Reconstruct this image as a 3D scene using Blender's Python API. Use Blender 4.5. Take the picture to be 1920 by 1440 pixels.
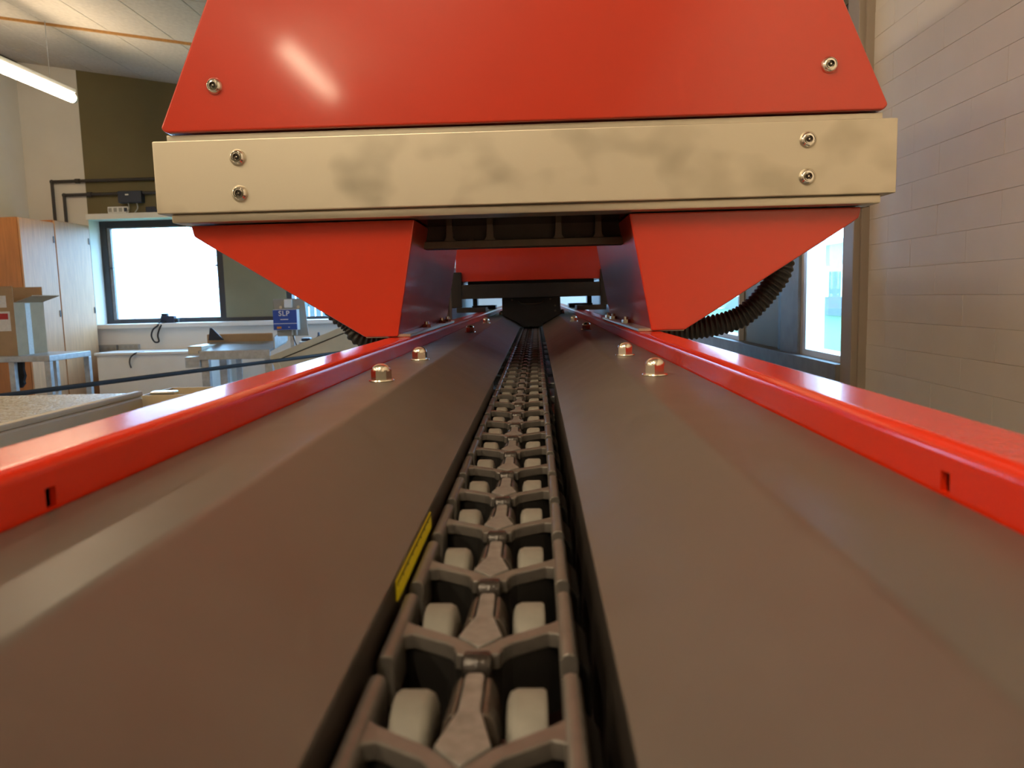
import bpy, bmesh, math, random
from mathutils import Vector, Matrix
random.seed(7)
for o in list(bpy.data.objects):
    bpy.data.objects.remove(o)
scene = bpy.context.scene
C = scene.collection

# ------------------------------------------------------------------ camera
ZC = 1.15                                   # eye height above the floor (m)
FPX, W, H = 1442.0, 1920.0, 1440.0
VPX, VPY, ROLL = 1005.0, 555.0, -0.025      # where the track vanishes, slope of the horizon
CX = 0.015
def _basis():
    y = Vector(((VPX-W/2)/FPX, (VPY-H/2)/FPX, 1.0)).normalized()
    z = Vector((ROLL*FPX, -FPX, ROLL*(W/2-VPX)-(H/2-VPY))).normalized()
    return y.cross(z), y, z                 # world axes in (right, down, forward)
AX, AY, AZ = _basis()
CAM = Vector((CX, 0.0, ZC))
cam_d = bpy.data.cameras.new('camera'); cam = bpy.data.objects.new('camera', cam_d); C.objects.link(cam)
right = Vector((AX.x, AY.x, AZ.x)); down = Vector((AX.y, AY.y, AZ.y)); fwd = Vector((AX.z, AY.z, AZ.z))
m = Matrix((right, -down, -fwd)).transposed().to_4x4(); m.translation = CAM
cam.matrix_world = m
cam_d.sensor_fit = 'HORIZONTAL'; cam_d.sensor_width = 36.0; cam_d.lens = FPX/W*36.0
cam_d.clip_start = 0.01; cam_d.clip_end = 200
cam_d.dof.use_dof = True; cam_d.dof.focus_distance = 0.9; cam_d.dof.aperture_fstop = 19.0
scene.camera = cam
def at(px, py, Y):
    """world point that lies on the line of sight of a pixel, at depth Y along the track"""
    r = right*((px-W/2)/FPX) + down*((py-H/2)/FPX) + fwd
    return CAM + r*(Y/r.y)

# ------------------------------------------------------------------ world, exposure
world = bpy.data.worlds.new('overcast_sky'); scene.world = world; world.use_nodes = True
bg = world.node_tree.nodes['Background']; bg.inputs[0].default_value = (0.34, 0.63, 1.0, 1); bg.inputs[1].default_value = 18.0
vs = scene.view_settings
vs.view_transform = 'Standard'; vs.look = 'None'; vs.gamma = 1.0; vs.use_curve_mapping = False
vs.exposure = -0.13
scene.cycles.use_denoising = True
scene.cycles.max_bounces = 5; scene.cycles.diffuse_bounces = 3; scene.cycles.glossy_bounces = 2
scene.cycles.use_adaptive_sampling = True; scene.cycles.adaptive_threshold = 0.07; scene.cycles.light_sampling_threshold = 0.03; scene.cycles.use_light_tree = False
scene.cycles.transparent_max_bounces = 12; scene.cycles.caustics_reflective = False; scene.cycles.caustics_refractive = False
scene.cycles.sample_clamp_indirect = 6.0
LAMP_COL = (1.0, 0.79, 0.53); LAMP_STR = 64.0

# ------------------------------------------------------------------ materials
def mat(name, col, rough=0.5, metal=0.0, var=0.0, vscale=20.0, bump=0.0, bscale=200.0, coat=0.0, spec=None,
        rvar=0.0, stretch=None, col2=None, detail=3.0, sharp=None, emit=None, estr=0.0, bdist=0.002, crough=0.12):
    M = bpy.data.materials.new(name); M.use_nodes = True
    nt = M.node_tree; b = nt.nodes['Principled BSDF']
    b.inputs['Base Color'].default_value = (*col, 1); b.inputs['Roughness'].default_value = rough
    b.inputs['Metallic'].default_value = metal
    if spec is not None: b.inputs['Specular IOR Level'].default_value = spec
    if coat: b.inputs['Coat Weight'].default_value = coat; b.inputs['Coat Roughness'].default_value = crough
    if emit: b.inputs['Emission Color'].default_value = (*emit, 1); b.inputs['Emission Strength'].default_value = estr
    tc = nt.nodes.new('ShaderNodeTexCoord'); mp = nt.nodes.new('ShaderNodeMapping')
    nt.links.new(tc.outputs['Object'], mp.inputs['Vector'])
    if stretch: mp.inputs['Scale'].default_value = stretch
    if var or rvar or col2:
        n = nt.nodes.new('ShaderNodeTexNoise'); n.inputs['Scale'].default_value = vscale; n.inputs['Detail'].default_value = detail
        nt.links.new(mp.outputs['Vector'], n.inputs['Vector'])
        r = nt.nodes.new('ShaderNodeValToRGB')
        lo, hi = sharp if sharp else (0.3, 0.7)
        r.color_ramp.elements[0].position = lo; r.color_ramp.elements[1].position = hi
        a = tuple(c*(1-var) for c in col); d = col2 if col2 else tuple(min(1, c*(1+var)) for c in col)
        r.color_ramp.elements[0].color = (*a, 1); r.color_ramp.elements[1].color = (*d, 1)
        nt.links.new(n.outputs['Fac'], r.inputs['Fac'])
        nt.links.new(r.outputs['Color'], b.inputs['Base Color'])
        if rvar:
            mr = nt.nodes.new('ShaderNodeMapRange')
            mr.inputs['From Min'].default_value = lo; mr.inputs['From Max'].default_value = hi
            mr.inputs['To Min'].default_value = max(0.02, rough-rvar); mr.inputs['To Max'].default_value = min(1, rough+rvar)
            nt.links.new(n.outputs['Fac'], mr.inputs['Value']); nt.links.new(mr.outputs['Result'], b.inputs['Roughness'])
    if bump:
        n2 = nt.nodes.new('ShaderNodeTexNoise'); n2.inputs['Scale'].default_value = bscale; n2.inputs['Detail'].default_value = 2.0
        nt.links.new(mp.outputs['Vector'], n2.inputs['Vector'])
        bp = nt.nodes.new('ShaderNodeBump'); bp.inputs['Strength'].default_value = bump; bp.inputs['Distance'].default_value = bdist
        nt.links.new(n2.outputs['Fac'], bp.inputs['Height']); nt.links.new(bp.outputs['Normal'], b.inputs['Normal'])
    return M
def glass_mat(name, tint):
    M = bpy.data.materials.new(name); M.use_nodes = True; nt = M.node_tree
    for n in list(nt.nodes): nt.nodes.remove(n)
    o = nt.nodes.new('ShaderNodeOutputMaterial'); mx = nt.nodes.new('ShaderNodeMixShader')
    t = nt.nodes.new('ShaderNodeBsdfTransparent'); t.inputs[0].default_value = (*tint, 1)
    g = nt.nodes.new('ShaderNodeBsdfGlossy'); g.inputs['Roughness'].default_value = 0.02
    lw = nt.nodes.new('ShaderNodeLayerWeight'); lw.inputs['Blend'].default_value = 0.5; pw_ = nt.nodes.new('ShaderNodeMath'); pw_.operation = 'POWER'; pw_.inputs[1].default_value = 5.0
    nt.links.new(lw.outputs['Facing'], pw_.inputs[0]); f = nt.nodes.new('ShaderNodeMapRange'); f.inputs['To Min'].default_value = 0.03; f.inputs['To Max'].default_value = 0.6; nt.links.new(pw_.outputs[0], f.inputs['Value'])
    nt.links.new(f.outputs[0], mx.inputs[0]); nt.links.new(t.outputs[0], mx.inputs[1]); nt.links.new(g.outputs[0], mx.inputs[2])
    nt.links.new(mx.outputs[0], o.inputs[0]); return M

RED      = mat('red_powder_coat', (0.56, 0.036, 0.012), 0.30, 0, var=0.04, vscale=6, bump=0.022, bscale=420, coat=0.6, crough=0.09)
REDRAIL  = mat('red_gloss_paint', (0.72, 0.030, 0.006), 0.24, 0, var=0.03, vscale=6, bump=0.05, bscale=500, coat=0.4)
PLATE    = mat('satin_dark_steel', (0.106, 0.093, 0.081), 0.42, 0.2, var=0.06, vscale=30, rvar=0.03, spec=1.0, detail=6, bump=0.03, bscale=1500)
STEEL    = mat('smudged_stainless', (0.50, 0.46, 0.37), 0.40, 0.9, var=0.0, col2=(0.66, 0.61, 0.50), vscale=11, sharp=(0.30, 0.46), rvar=0.05, detail=2.5, bump=0.02, bscale=900, stretch=(1, 1, 1.3))
STEELP   = mat('plain_stainless', (0.62, 0.57, 0.47), 0.36, 0.9, var=0.08, vscale=14, stretch=(1, 1, 6))
CHROME   = mat('polished_screw_steel', (0.80, 0.77, 0.70), 0.14, 1.0)
SOCKET   = mat('dark_screw_recess', (0.05, 0.04, 0.035), 0.4, 0.6)
ZINC     = mat('zinc_plated_nut', (0.74, 0.70, 0.60), 0.24, 1.0, var=0.05, vscale=300)
BLACKM   = mat('black_painted_metal', (0.018, 0.018, 0.02), 0.42, 0.0, var=0.2, vscale=30)
BLACKG   = mat('black_gloss_underside', (0.02, 0.02, 0.022), 0.15, 0.0)
DGREY    = mat('dark_grey_casting', (0.15, 0.13, 0.105), 0.5, 0.5, var=0.08, vscale=60)
DGREY2   = mat('casting_pocket', (0.07, 0.06, 0.052), 0.6, 0.3, var=0.08, vscale=60)
FLANGE   = mat('track_flange_steel', (0.065, 0.055, 0.048), 0.42, 0.7, var=0.08, vscale=50)
LINK     = mat('brown_black_link_plastic', (0.125, 0.115, 0.104), 0.30, 0.25, var=0.10, vscale=250, bump=0.05, bscale=2500)
LUG      = mat('black_brown_web_plastic', (0.013, 0.012, 0.011), 0.5, 0, var=0.1, vscale=200)
HUBM     = mat('worn_grey_centre_plate', (0.21, 0.205, 0.195), 0.42, 0.3, var=0.22, vscale=220, bump=0.06, bscale=1800, detail=5)
SHELLM   = mat('dark_bronze_hub_shell', (0.11, 0.09, 0.075), 0.25, 0.4, var=0.25, vscale=220)
ROLLER   = mat('grey_plastic_roller', (0.175, 0.17, 0.15), 0.55, 0.0, var=0.10, vscale=160, bump=0.04, bscale=1500)
PIN      = mat('black_oiled_pin', (0.035, 0.03, 0.027), 0.2, 0.3, bump=0.2, bscale=700)
YELLOW   = mat('yellow_measuring_tape', (0.85, 0.72, 0.01), 0.45, 0)
TICK     = mat('black_ink', (0.01, 0.01, 0.01), 0.5)
RUBBER   = mat('black_ribbed_rubber', (0.016, 0.016, 0.017), 0.38, 0)
WALLW    = mat('white_wall_paint', (0.74, 0.70, 0.64), 0.75, 0, var=0.03, vscale=3, bump=0.1, bscale=60)
WALLB    = mat('white_painted_brick', (0.84, 0.79, 0.70), 0.62, 0, var=0.03, vscale=8, bump=0.18, bscale=70)
MORTAR   = mat('white_painted_mortar', (0.84, 0.79, 0.70), 0.7, 0, var=0.03, vscale=8, bump=0.15, bscale=60)
OLIVE    = mat('olive_green_paint', (0.155, 0.125, 0.055), 0.65, 0, var=0.05, vscale=2)
OLIVEP   = mat('olive_grey_panel', (0.20, 0.185, 0.115), 0.6, 0, var=0.05, vscale=4)
CEILM    = mat('wood_wool_ceiling_panel', (0.52, 0.465, 0.40), 0.9, 0, var=0.10, vscale=26, bump=0.55, bscale=110, detail=6)
CEILGAP  = mat('ceiling_joint_shadow_board', (0.16, 0.13, 0.10), 0.9)
CORDM    = mat('brown_wooden_batten', (0.40, 0.20, 0.06), 0.6, 0, var=0.15, vscale=30)
FLOORM   = mat('grey_concrete_floor', (0.28, 0.265, 0.245), 0.45, 0, var=0.12, vscale=3, detail=6)
TRIMM    = mat('grey_beige_post_paint', (0.40, 0.34, 0.27), 0.55, 0, var=0.03, vscale=8)
FRAMEM   = mat('dark_window_frame', (0.035, 0.033, 0.036), 0.5, 0)
FRAMEG   = mat('weathered_grey_frame', (0.22, 0.22, 0.22), 0.55, 0, var=0.15, vscale=18, detail=6)
WHITEP   = mat('white_sill_paint', (0.80, 0.79, 0.76), 0.4, 0, var=0.02, vscale=10)
GLASS    = glass_mat('window_glass', (0.97, 0.985, 0.99))
WOOD     = mat('beech_veneer', (0.55, 0.30, 0.15), 0.42, 0, var=0.12, vscale=9, stretch=(6, 6, 0.5), detail=6)
WOODD    = mat('orange_brown_side_veneer', (0.42, 0.16, 0.045), 0.5, 0, var=0.12, vscale=9, stretch=(6, 6, 0.5), detail=6)
CARTON   = mat('brown_cardboard', (0.46, 0.30, 0.16), 0.8, 0, var=0.06, vscale=14)
PAPER    = mat('white_paper_label', (0.78, 0.74, 0.68), 0.7, 0, var=0.06, vscale=60)
LABELRED = mat('red_printed_label', (0.50, 0.03, 0.03), 0.6)
GALV     = mat('galvanised_steel', (0.50, 0.52, 0.53), 0.38, 0.7, var=0.15, vscale=25)
GALVD    = mat('dull_steel_tray', (0.30, 0.31, 0.31), 0.4, 0.7, var=0.12, vscale=12)
BLUEBOX  = mat('royal_blue_enclosure', (0.02, 0.075, 0.36), 0.35, 0)
WHITETXT = mat('white_lettering', (0.85, 0.85, 0.83), 0.5)
ORANGE   = mat('orange_indicator', (0.75, 0.28, 0.04), 0.5)
GREYPL   = mat('grey_backing_plate', (0.33, 0.32, 0.29), 0.5, 0.2, var=0.05, vscale=10)
CREAM    = mat('cream_enamel', (0.62, 0.53, 0.36), 0.42, 0, var=0.05, vscale=9)
CREAMT   = mat('cream_hammered_painted_glints', (0.48, 0.42, 0.30), 0.22, 0.4, col2=(0.92, 0.87, 0.74), sharp=(0.44, 0.56), vscale=130, bump=1.0, bscale=130, bdist=0.008)  # pale flecks in the colour stand in for glints on the bumps
CLOTH    = mat('black_cloth', (0.012, 0.012, 0.013), 0.85)
PIPEM    = mat('dark_grey_pipe', (0.055, 0.05, 0.05), 0.5, 0.3)
NAVY     = mat('dark_navy_plastic', (0.02, 0.03, 0.06), 0.45)
SOCKGREY = mat('grey_socket_plastic', (0.36, 0.35, 0.32), 0.5)
TUBE     = mat('fluorescent_tube', (0.9, 0.9, 0.88), 0.4, 0, emit=LAMP_COL, estr=LAMP_STR)
LAMPW    = mat('white_lamp_housing', (0.80, 0.79, 0.76), 0.45)
BLUEPIPE = mat('pale_blue_pipe', (0.20, 0.48, 0.58), 0.4, 0, var=0.06, vscale=20)
GRASS    = mat('lawn_green', (0.05, 0.12, 0.045), 0.9, 0, var=0.3, vscale=6)
FACADE   = mat('pale_facade', (0.10, 0.13, 0.14), 0.8, 0, var=0.06, vscale=3)
FACWIN   = mat('facade_window', (0.75, 0.8, 0.85), 0.1)
FENCEM   = mat('grey_fence_board', (0.10, 0.13, 0.14), 0.8, 0, var=0.15, vscale=6)
PADM     = mat('bright_steel_pad', (0.62, 0.64, 0.66), 0.25, 0.85)

# ------------------------------------------------------------------ mesh helpers
def link_obj(name, bm, material, parent=None, smooth=False, loc=None, sharp=35):
    bmesh.ops.recalc_face_normals(bm, faces=bm.faces)
    me = bpy.data.meshes.new(name); bm.to_mesh(me); bm.free()
    o = bpy.data.objects.new(name, me); C.objects.link(o)
    mats = material if isinstance(material, (list, tuple)) else [material]
    for x in mats: me.materials.append(x)
    if smooth:
        for p in me.polygons: p.use_smooth = True
        me.set_sharp_from_angle(angle=math.radians(sharp))
        wn = o.modifiers.new('weighted_normal', 'WEIGHTED_NORMAL'); wn.keep_sharp = True; wn.weight = 100
    if parent is not None: o.parent = parent
    if loc is not None: o.location = loc
    return o
def box(bm, x0, x1, y0, y1, z0, z1, bev=0.0, seg=2, mi=0, M=None):
    vs_ = [bm.verts.new((x, y, z)) for x in (x0, x1) for y in (y0, y1) for z in (z0, z1)]
    idx = [(0,1,3,2), (4,6,7,5), (0,4,5,1), (2,3,7,6), (0,2,6,4), (1,5,7,3)]
    fs = [bm.faces.new([vs_[i] for i in f]) for f in idx]
    for f in fs: f.material_index = mi
    if M is not None:
        for v in vs_: v.co = M @ v.co
    if bev > 0:
        es = list({e for f in fs for e in f.edges})
        bmesh.ops.bevel(bm, geom=es, offset=bev, segments=seg, affect='EDGES', profile=0.5)
def prism(bm, poly, a0, a1, axis='y', bev=0.0, seg=2, mi=0):
    """poly: 2-D outline; axis: the direction it is drawn out along"""
    def P(p, a):
        if axis == 'y': return (p[0], a, p[1])
        if axis == 'z': return (p[0], p[1], a)
        return (a, p[0], p[1])
    A = [bm.verts.new(P(p, a0)) for p in poly]; B = [bm.verts.new(P(p, a1)) for p in poly]
    fs = [bm.faces.new(A), bm.faces.new(list(reversed(B)))]
    n = len(poly)
    for i in range(n):
        fs.append(bm.faces.new([A[i], B[i], B[(i+1) % n], A[(i+1) % n]]))
    for f in fs: f.material_index = mi
    bmesh.ops.recalc_face_normals(bm, faces=fs)
    if bev > 0:
        es = list({e for f in fs for e in f.edges})
        bmesh.ops.bevel(bm, geom=es, offset=bev, segments=seg, affect='EDGES', profile=0.5)
def cyl(bm, p0, p1, r, n=16, r1=None, caps=True, mi=0):
    p0, p1 = Vector(p0), Vector(p1); d = (p1-p0).normalized()
    u = d.orthogonal().normalized(); v = d.cross(u); r1 = r if r1 is None else r1
    A = [bm.verts.new(p0+(u*math.cos(t)+v*math.sin(t))*r) for t in [2*math.pi*i/n for i in range(n)]]
    B = [bm.verts.new(p1+(u*math.cos(t)+v*math.sin(t))*r1) for t in [2*math.pi*i/n for i in range(n)]]
    fs = [bm.faces.new([A[i], A[(i+1) % n], B[(i+1) % n], B[i]]) for i in range(n)]
    if caps: fs += [bm.faces.new(list(reversed(A))), bm.faces.new(B)]
    for f in fs: f.material_index = mi
def lathe(bm, prof, origin, axis, n=24):
    """prof: (radius, height) pairs from end to end, turned about axis"""
    o, d = Vector(origin), Vector(axis).normalized(); u = d.orthogonal().normalized(); v = d.cross(u)
    rings = []
    for r, h in prof:
        if r < 1e-6: rings.append([bm.verts.new(o+d*h)])
        else: rings.append([bm.verts.new(o+d*h+(u*math.cos(2*math.pi*i/n)+v*math.sin(2*math.pi*i/n))*r) for i in range(n)])
    for a, b in zip(rings, rings[1:]):
        for i in range(n):
            j = (i+1) % n
            if len(a) == 1 and len(b) == 1: continue
            if len(a) == 1: bm.faces.new([a[0], b[j], b[i]])
            elif len(b) == 1: bm.faces.new([a[i], a[j], b[0]])
            else: bm.faces.new([a[i], a[j], b[j], b[i]])
    for ring, rev in ((rings[0], True), (rings[-1], False)):
        if len(ring) > 1: bm.faces.new(list(reversed(ring)) if rev else ring)
def spline(pts, n):
    pts = [Vector(p) for p in pts]; out = []
    for i in range(len(pts)-1):
        p0, p1, p2, p3 = pts[max(i-1, 0)], pts[i], pts[i+1], pts[min(i+2, len(pts)-1)]
        for k in range(n):
            t = k/n
            out.append(0.5*((2*p1)+(p2-p0)*t+(2*p0-5*p1+4*p2-p3)*t*t+(3*p1-p0-3*p2+p3)*t**3))
    out.append(pts[-1]); return out
def tube(bm, path, rad, n=12, caps=True):
    path = [Vector(p) for p in path]; rings = []; u = None
    for i, p in enumerate(path):
        d = (path[min(i+1, len(path)-1)]-path[max(i-1, 0)]).normalized()
        if u is None: u = d.orthogonal().normalized()
        u = (u-d*u.dot(d)).normalized(); v = d.cross(u)
        r = rad(i) if callable(rad) else rad
        rings.append([bm.verts.new(p+(u*math.cos(2*math.pi*k/n)+v*math.sin(2*math.pi*k/n))*r) for k in range(n)])
    for a, b in zip(rings, rings[1:]):
        for k in range(n): bm.faces.new([a[k], a[(k+1) % n], b[(k+1) % n], b[k]])
    if caps: bm.faces.new(list(reversed(rings[0]))); bm.faces.new(rings[-1])
def boxo(name, material, dims, parent=None, bev=0.0, smooth=None):
    bm = bmesh.new(); box(bm, *dims, bev=bev)
    return link_obj(name, bm, material, parent, smooth=(bev > 0) if smooth is None else smooth)
def tag(o, label=None, cat=None, group=None, kind=None):
    if label: o['label'] = label
    if cat: o['category'] = cat
    if group: o['group'] = group
    if kind: o['kind'] = kind
    return o
def thing(name, loc, label, cat, group=None):
    o = bpy.data.objects.new(name, None); o.empty_display_size = 0.05; C.objects.link(o); o.location = loc
    return tag(o, label, cat, group)
def struct(o): o['kind'] = 'structure'; return o
def copy_tree(o, parent=None):
    c = o.copy(); C.objects.link(c); c.parent = parent
    for ch in list(o.children): copy_tree(ch, c)
    return c
def R(dz): return ZC + dz                    # heights given relative to the eye

# ------------------------------------------------------------------ the room
XL, XR, YB, YF = -5.9, 0.915, 9.0, -8.0
def ceil_z(x): return R(2.83 - 0.166*(x-XL))
SL = math.atan(0.166)
floor = struct(boxo('floor', FLOORM, (XL-0.3, XR+0.3, YF-0.2, YB+0.35, -0.1, 0.0)))
# ceiling: backing board and its panels
bm = bmesh.new()
prism(bm, [(XL-0.3, ceil_z(XL-0.3)+0.012), (XR+0.3, ceil_z(XR+0.3)+0.012), (XR+0.3, ceil_z(XR+0.3)+0.2), (XL-0.3, ceil_z(XL-0.3)+0.2)], YF-0.2, YB+0.35, 'y')
ceiling = struct(link_obj('ceiling', bm, CEILGAP))
bm = bmesh.new(); pw, pl = 0.600, 1.200
box(bm, 0.0025, pw-0.0025, 0.0025, pl-0.0025, 0.0, 0.025, bev=0.003, seg=1)
pan = None
nx = int((XR-XL)/(pw*math.cos(SL)))+1
for i in range(nx):
    for j in range(-7, 8):
        y0 = 7.15 + (j-6)*pl + (0.0)
        if y0 > YB-0.05 or y0 + pl < YF+0.05: continue
        if pan is None:
            pan = link_obj('ceiling_panel', bm, CEILM); o = pan
        else:
            o = pan.copy(); C.objects.link(o)
        o.parent = ceiling
        x = XL + 0.35 + (i-1)*pw*math.cos(SL)
        o.location = (x, y0, ceil_z(x)-0.012); o.rotation_euler = (0, SL, random.uniform(-.0006, .0006))
bm = bmesh.new()
prism(bm, [(XL, ceil_z(XL)-0.033), (XR, ceil_z(XR)-0.033), (XR, ceil_z(XR)-0.010), (XL, ceil_z(XL)-0.010)], 7.135, 7.160, 'y')
link_obj('batten', bm, CORDM, ceiling)

# left and front walls
wl = struct(boxo('wall_left', WALLW, (XL-0.3, XL, YF-0.2, YB+0.35, 0, R(2.95))))
bm = bmesh.new(); prism(bm, [(XL-0.05, 0), (XR+0.05, 0), (XR+0.05, ceil_z(XR)+0.05), (XL-0.05, ceil_z(XL)+0.05)], YF-0.2, YF, 'y')
wf = struct(link_obj('wall_front', bm, OLIVEP))
# thin grey strip where the left wall meets the ceiling
bm = bmesh.new()
box(bm, XL-0.01, XL+0.03, YF, YB, ceil_z(XL)-0.085, ceil_z(XL)-0.02)
tr = struct(link_obj('trim_2', bm, PIPEM))

# back wall with one long window opening
OX0, OX1, OZ0, OZ1 = -5.20, -1.15, R(-0.24), R(1.06)
bm = bmesh.new()
box(bm, XL-0.1, OX0, YB, YB+0.3, 0, R(3.0))
box(bm, OX1, XR+0.4, YB, YB+0.3, 0, R(3.0))
box(bm, OX0, OX1, YB, YB+0.3, 0, OZ0)
wb = struct(link_obj('wall_back', bm, WALLW))
bm = bmesh.new(); box(bm, OX0, OX1, YB+0.002, YB+0.3, OZ1, R(3.0))
o = link_obj('upper_wall', bm, OLIVE, wb)
bm = bmesh.new(); box(bm, OX0-0.02, OX1+0.02, YB-0.02, YB+0.25, OZ1-0.045, OZ1+0.02, bev=0.004)
o = link_obj('head_ledge', bm, WHITEP, wb)
bm = bmesh.new(); box(bm, OX0-0.0, OX1+0.0, YB-0.06, YB+0.3, OZ0-0.02, OZ0+0.03, bev=0.004)
link_obj('window_sill', bm, WHITEP, wb)
def window(name, x0, x1, z0, z1, y, fw=0.075, d=0.07, sash=True):
    bm = bmesh.new()
    box(bm, x0, x0+fw, y, y+d, z0, z1); box(bm, x1-fw, x1, y, y+d, z0, z1)
    box(bm, x0+fw, x1-fw, y, y+d, z1-fw, z1); box(bm, x0+fw, x1-fw, y, y+d, z0, z0+fw*0.6)
    w = struct(link_obj(name, bm, FRAMEM))
    if sash:
        s = fw*0.55; bm = bmesh.new(); a0, a1, c0, c1 = x0+fw, x1-fw, z0+fw*0.6, z1-fw
        box(bm, a0, a0+s, y+0.015, y+d-0.01, c0, c1); box(bm, a1-s*.4, a1, y+0.015, y+d-0.01, c0, c1)
        box(bm, a0+s, a1-s*.4, y+0.015, y+d-0.01, c1-s*.3, c1); box(bm, a0+s, a1-s*.4, y+0.015, y+d-0.01, c0, c0+s*.3)
        link_obj('sash', bm, FRAMEG, w)
    for zz in (0.45,):
        for xx in (x0+fw, x1-fw-0.03):
            bm = bmesh.new(); box(bm, xx, xx+0.05, y-0.012, y+0.012, z0+(z1-z0)*0.54, z0+(z1-z0)*0.54+0.02, bev=0.003)
            link_obj('stay', bm, FRAMEM, w)
    bm = bmesh.new(); box(bm, x0+fw*.9, x1-fw*.9, y+d*.5, y+d*.5+0.006, z0+fw*.5, z1-fw*.9)
    link_obj('pane', bm, GLASS, w)
    return w
WZ0, WZ1 = OZ0+0.03, OZ1-0.045
window('window_1', OX0, -3.72, WZ0, WZ1, YB+0.22)
window('window_2', -2.98, OX1, WZ0, WZ1, YB+0.22, fw=0.06, sash=False)
bm = bmesh.new(); box(bm, -3.72, -2.98, YB+0.20, YB+0.29, WZ0+0.045, WZ1)
pn = link_obj('infill_panel', bm, OLIVEP, wb)
bm = bmesh.new(); box(bm, -3.72, -2.98, YB+0.19, YB+0.30, WZ0, WZ0+0.045); link_obj('panel_rail', bm, FRAMEM, wb)

# right wall: painted bricks up to the post, then post, window band
YP = 2.14
bm = bmesh.new(); box(bm, XR+0.0012, XR+0.052, YF-0.2, YP+0.02, 0, R(2.0))
wr = struct(link_obj('wall_right', bm, MORTAR))
brick = None; BL, BH = 0.240, 0.0667
for r in range(0, 30):
    z = R(-0.62) + r*BH
    for c in range(0, 7):
        y1 = YP - (c*BL) - (BL/2 if r % 2 else 0) ; y0 = y1 - BL
        if c == 0 and r % 2:
            bm = bmesh.new(); box(bm, 0, 0.05, -BL/2+0.0002, -0.001, 0.0002, BH-0.0002, bev=0.0010, seg=2)
            o = link_obj('brick', bm, WALLB, wr, smooth=True); o.location = (XR-random.uniform(0, 0.0006), YP, z)
        if brick is None:
            bm = bmesh.new(); box(bm, 0, 0.05, 0.0002, BL-0.0002, 0.0002, BH-0.0002, bev=0.0010, seg=2)
            brick = link_obj('brick', bm, WALLB, wr, smooth=True); o = brick
        else:
            o = brick.copy(); C.objects.link(o); o.parent = wr
        o.location = (XR-random.uniform(0, 0.0007), y0, z); o.rotation_euler = (random.uniform(-.002, .002), 0, random.uniform(-.0016, .0016))
# plaster over the rest of the right wall, flush with the bricks
bm = bmesh.new()
box(bm, XR, XR+0.05, YF, YP-7.5*BL, 0, R(2.0)); box(bm, XR, XR+0.05, YP-7.5*BL, YP, 0, R(-0.62)); box(bm, XR, XR+0.05, YP-7.5*BL, YP, R(-0.62)+30*BH, R(2.0))
link_obj('plaster', bm, WALLB, wr)
# narrow post at the end of the bricks
bm = bmesh.new(); box(bm, XR-0.038, XR+0.05, YP, YP+0.075, 0, R(2.0), bev=0.003)
tp = struct(link_obj('trim_1', bm, TRIMM, smooth=True))
bm = bmesh.new(); box(bm, XR-0.022, XR+0.02, YP-0.010, YP, 0, R(2.0), bev=0.002); link_obj('cover_strip', bm, TRIMM, tp, smooth=True)
# window band of the right wall
XW = XR-0.030; WY = YP+0.075
RZ0, RZ1 = R(-0.215), R(0.72)
bm = bmesh.new(); box(bm, XW, XR+0.05, WY, YB+0.3, 0, RZ0-0.09)
wr2 = struct(link_obj('wall_window_side', bm, WALLW))
bm = bmesh.new(); box(bm, XW-0.004, XR+0.05, WY, YB, RZ1+0.05, R(2.0)); link_obj('upper_wall', bm, OLIVE, wr2)
bm = bmesh.new(); box(bm, XW-0.02, XR+0.06, WY, YB, RZ0-0.09, RZ0, bev=0.003); link_obj('window_sill', bm, FRAMEG, wr2, smooth=True)
bm = bmesh.new(); box(bm, XW, XR+0.06, WY, YB, RZ1, RZ1+0.05); link_obj('head_rail', bm, FRAMEM, wr2)
def side_window(name, y0, y1):
    bm = bmesh.new(); fw = 0.05
    box(bm, XW+0.01, XW+0.07, y0, y0+fw*.4, RZ0, RZ1); box(bm, XW+0.01, XW+0.07, y1-fw, y1, RZ0, RZ1)
    box(bm, XW+0.01, XW+0.07, y0+fw*.4, y1-fw, RZ0, RZ0+0.02); box(bm, XW+0.01, XW+0.07, y0+fw*.4, y1-fw, RZ1-fw, RZ1)
    w = struct(link_obj(name, bm, WHITEP))
    bm = bmesh.new(); box(bm, XW+0.04, XW+0.046, y0+fw*.3, y1-fw*.9, RZ0+0.01, RZ1-fw*.9); link_obj('pane', bm, GLASS, w)
def side_post(y0, y1, m_, xo=0.0):
    bm = bmesh.new(); box(bm, XW+xo, XR+0.045, y0, y1, RZ0, RZ1); return link_obj('post', bm, m_, wr2)
def side_panel(y0, y1):
    bm = bmesh.new(); box(bm, XW+0.03, XR+0.045, y0, y1, RZ0, RZ1); return link_obj('infill_panel', bm, OLIVEP, wr2)
side_window('window_3', WY, 2.60); side_post(2.60, 2.78, FRAMEG); side_post(2.78, 2.84, FRAMEM, 0.01); side_panel(2.84, 3.38)
side_window('window_4', 3.38, 4.55); side_post(4.55, 4.75, FRAMEG); side_panel(4.75, 5.4)
side_window('window_5', 5.4, 6.6); side_post(6.6, 6.8, FRAMEG); side_panel(6.8, 7.45); side_window('window_6', 7.45, 8.8); side_post(8.8, 9.0, FRAMEG)
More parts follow.
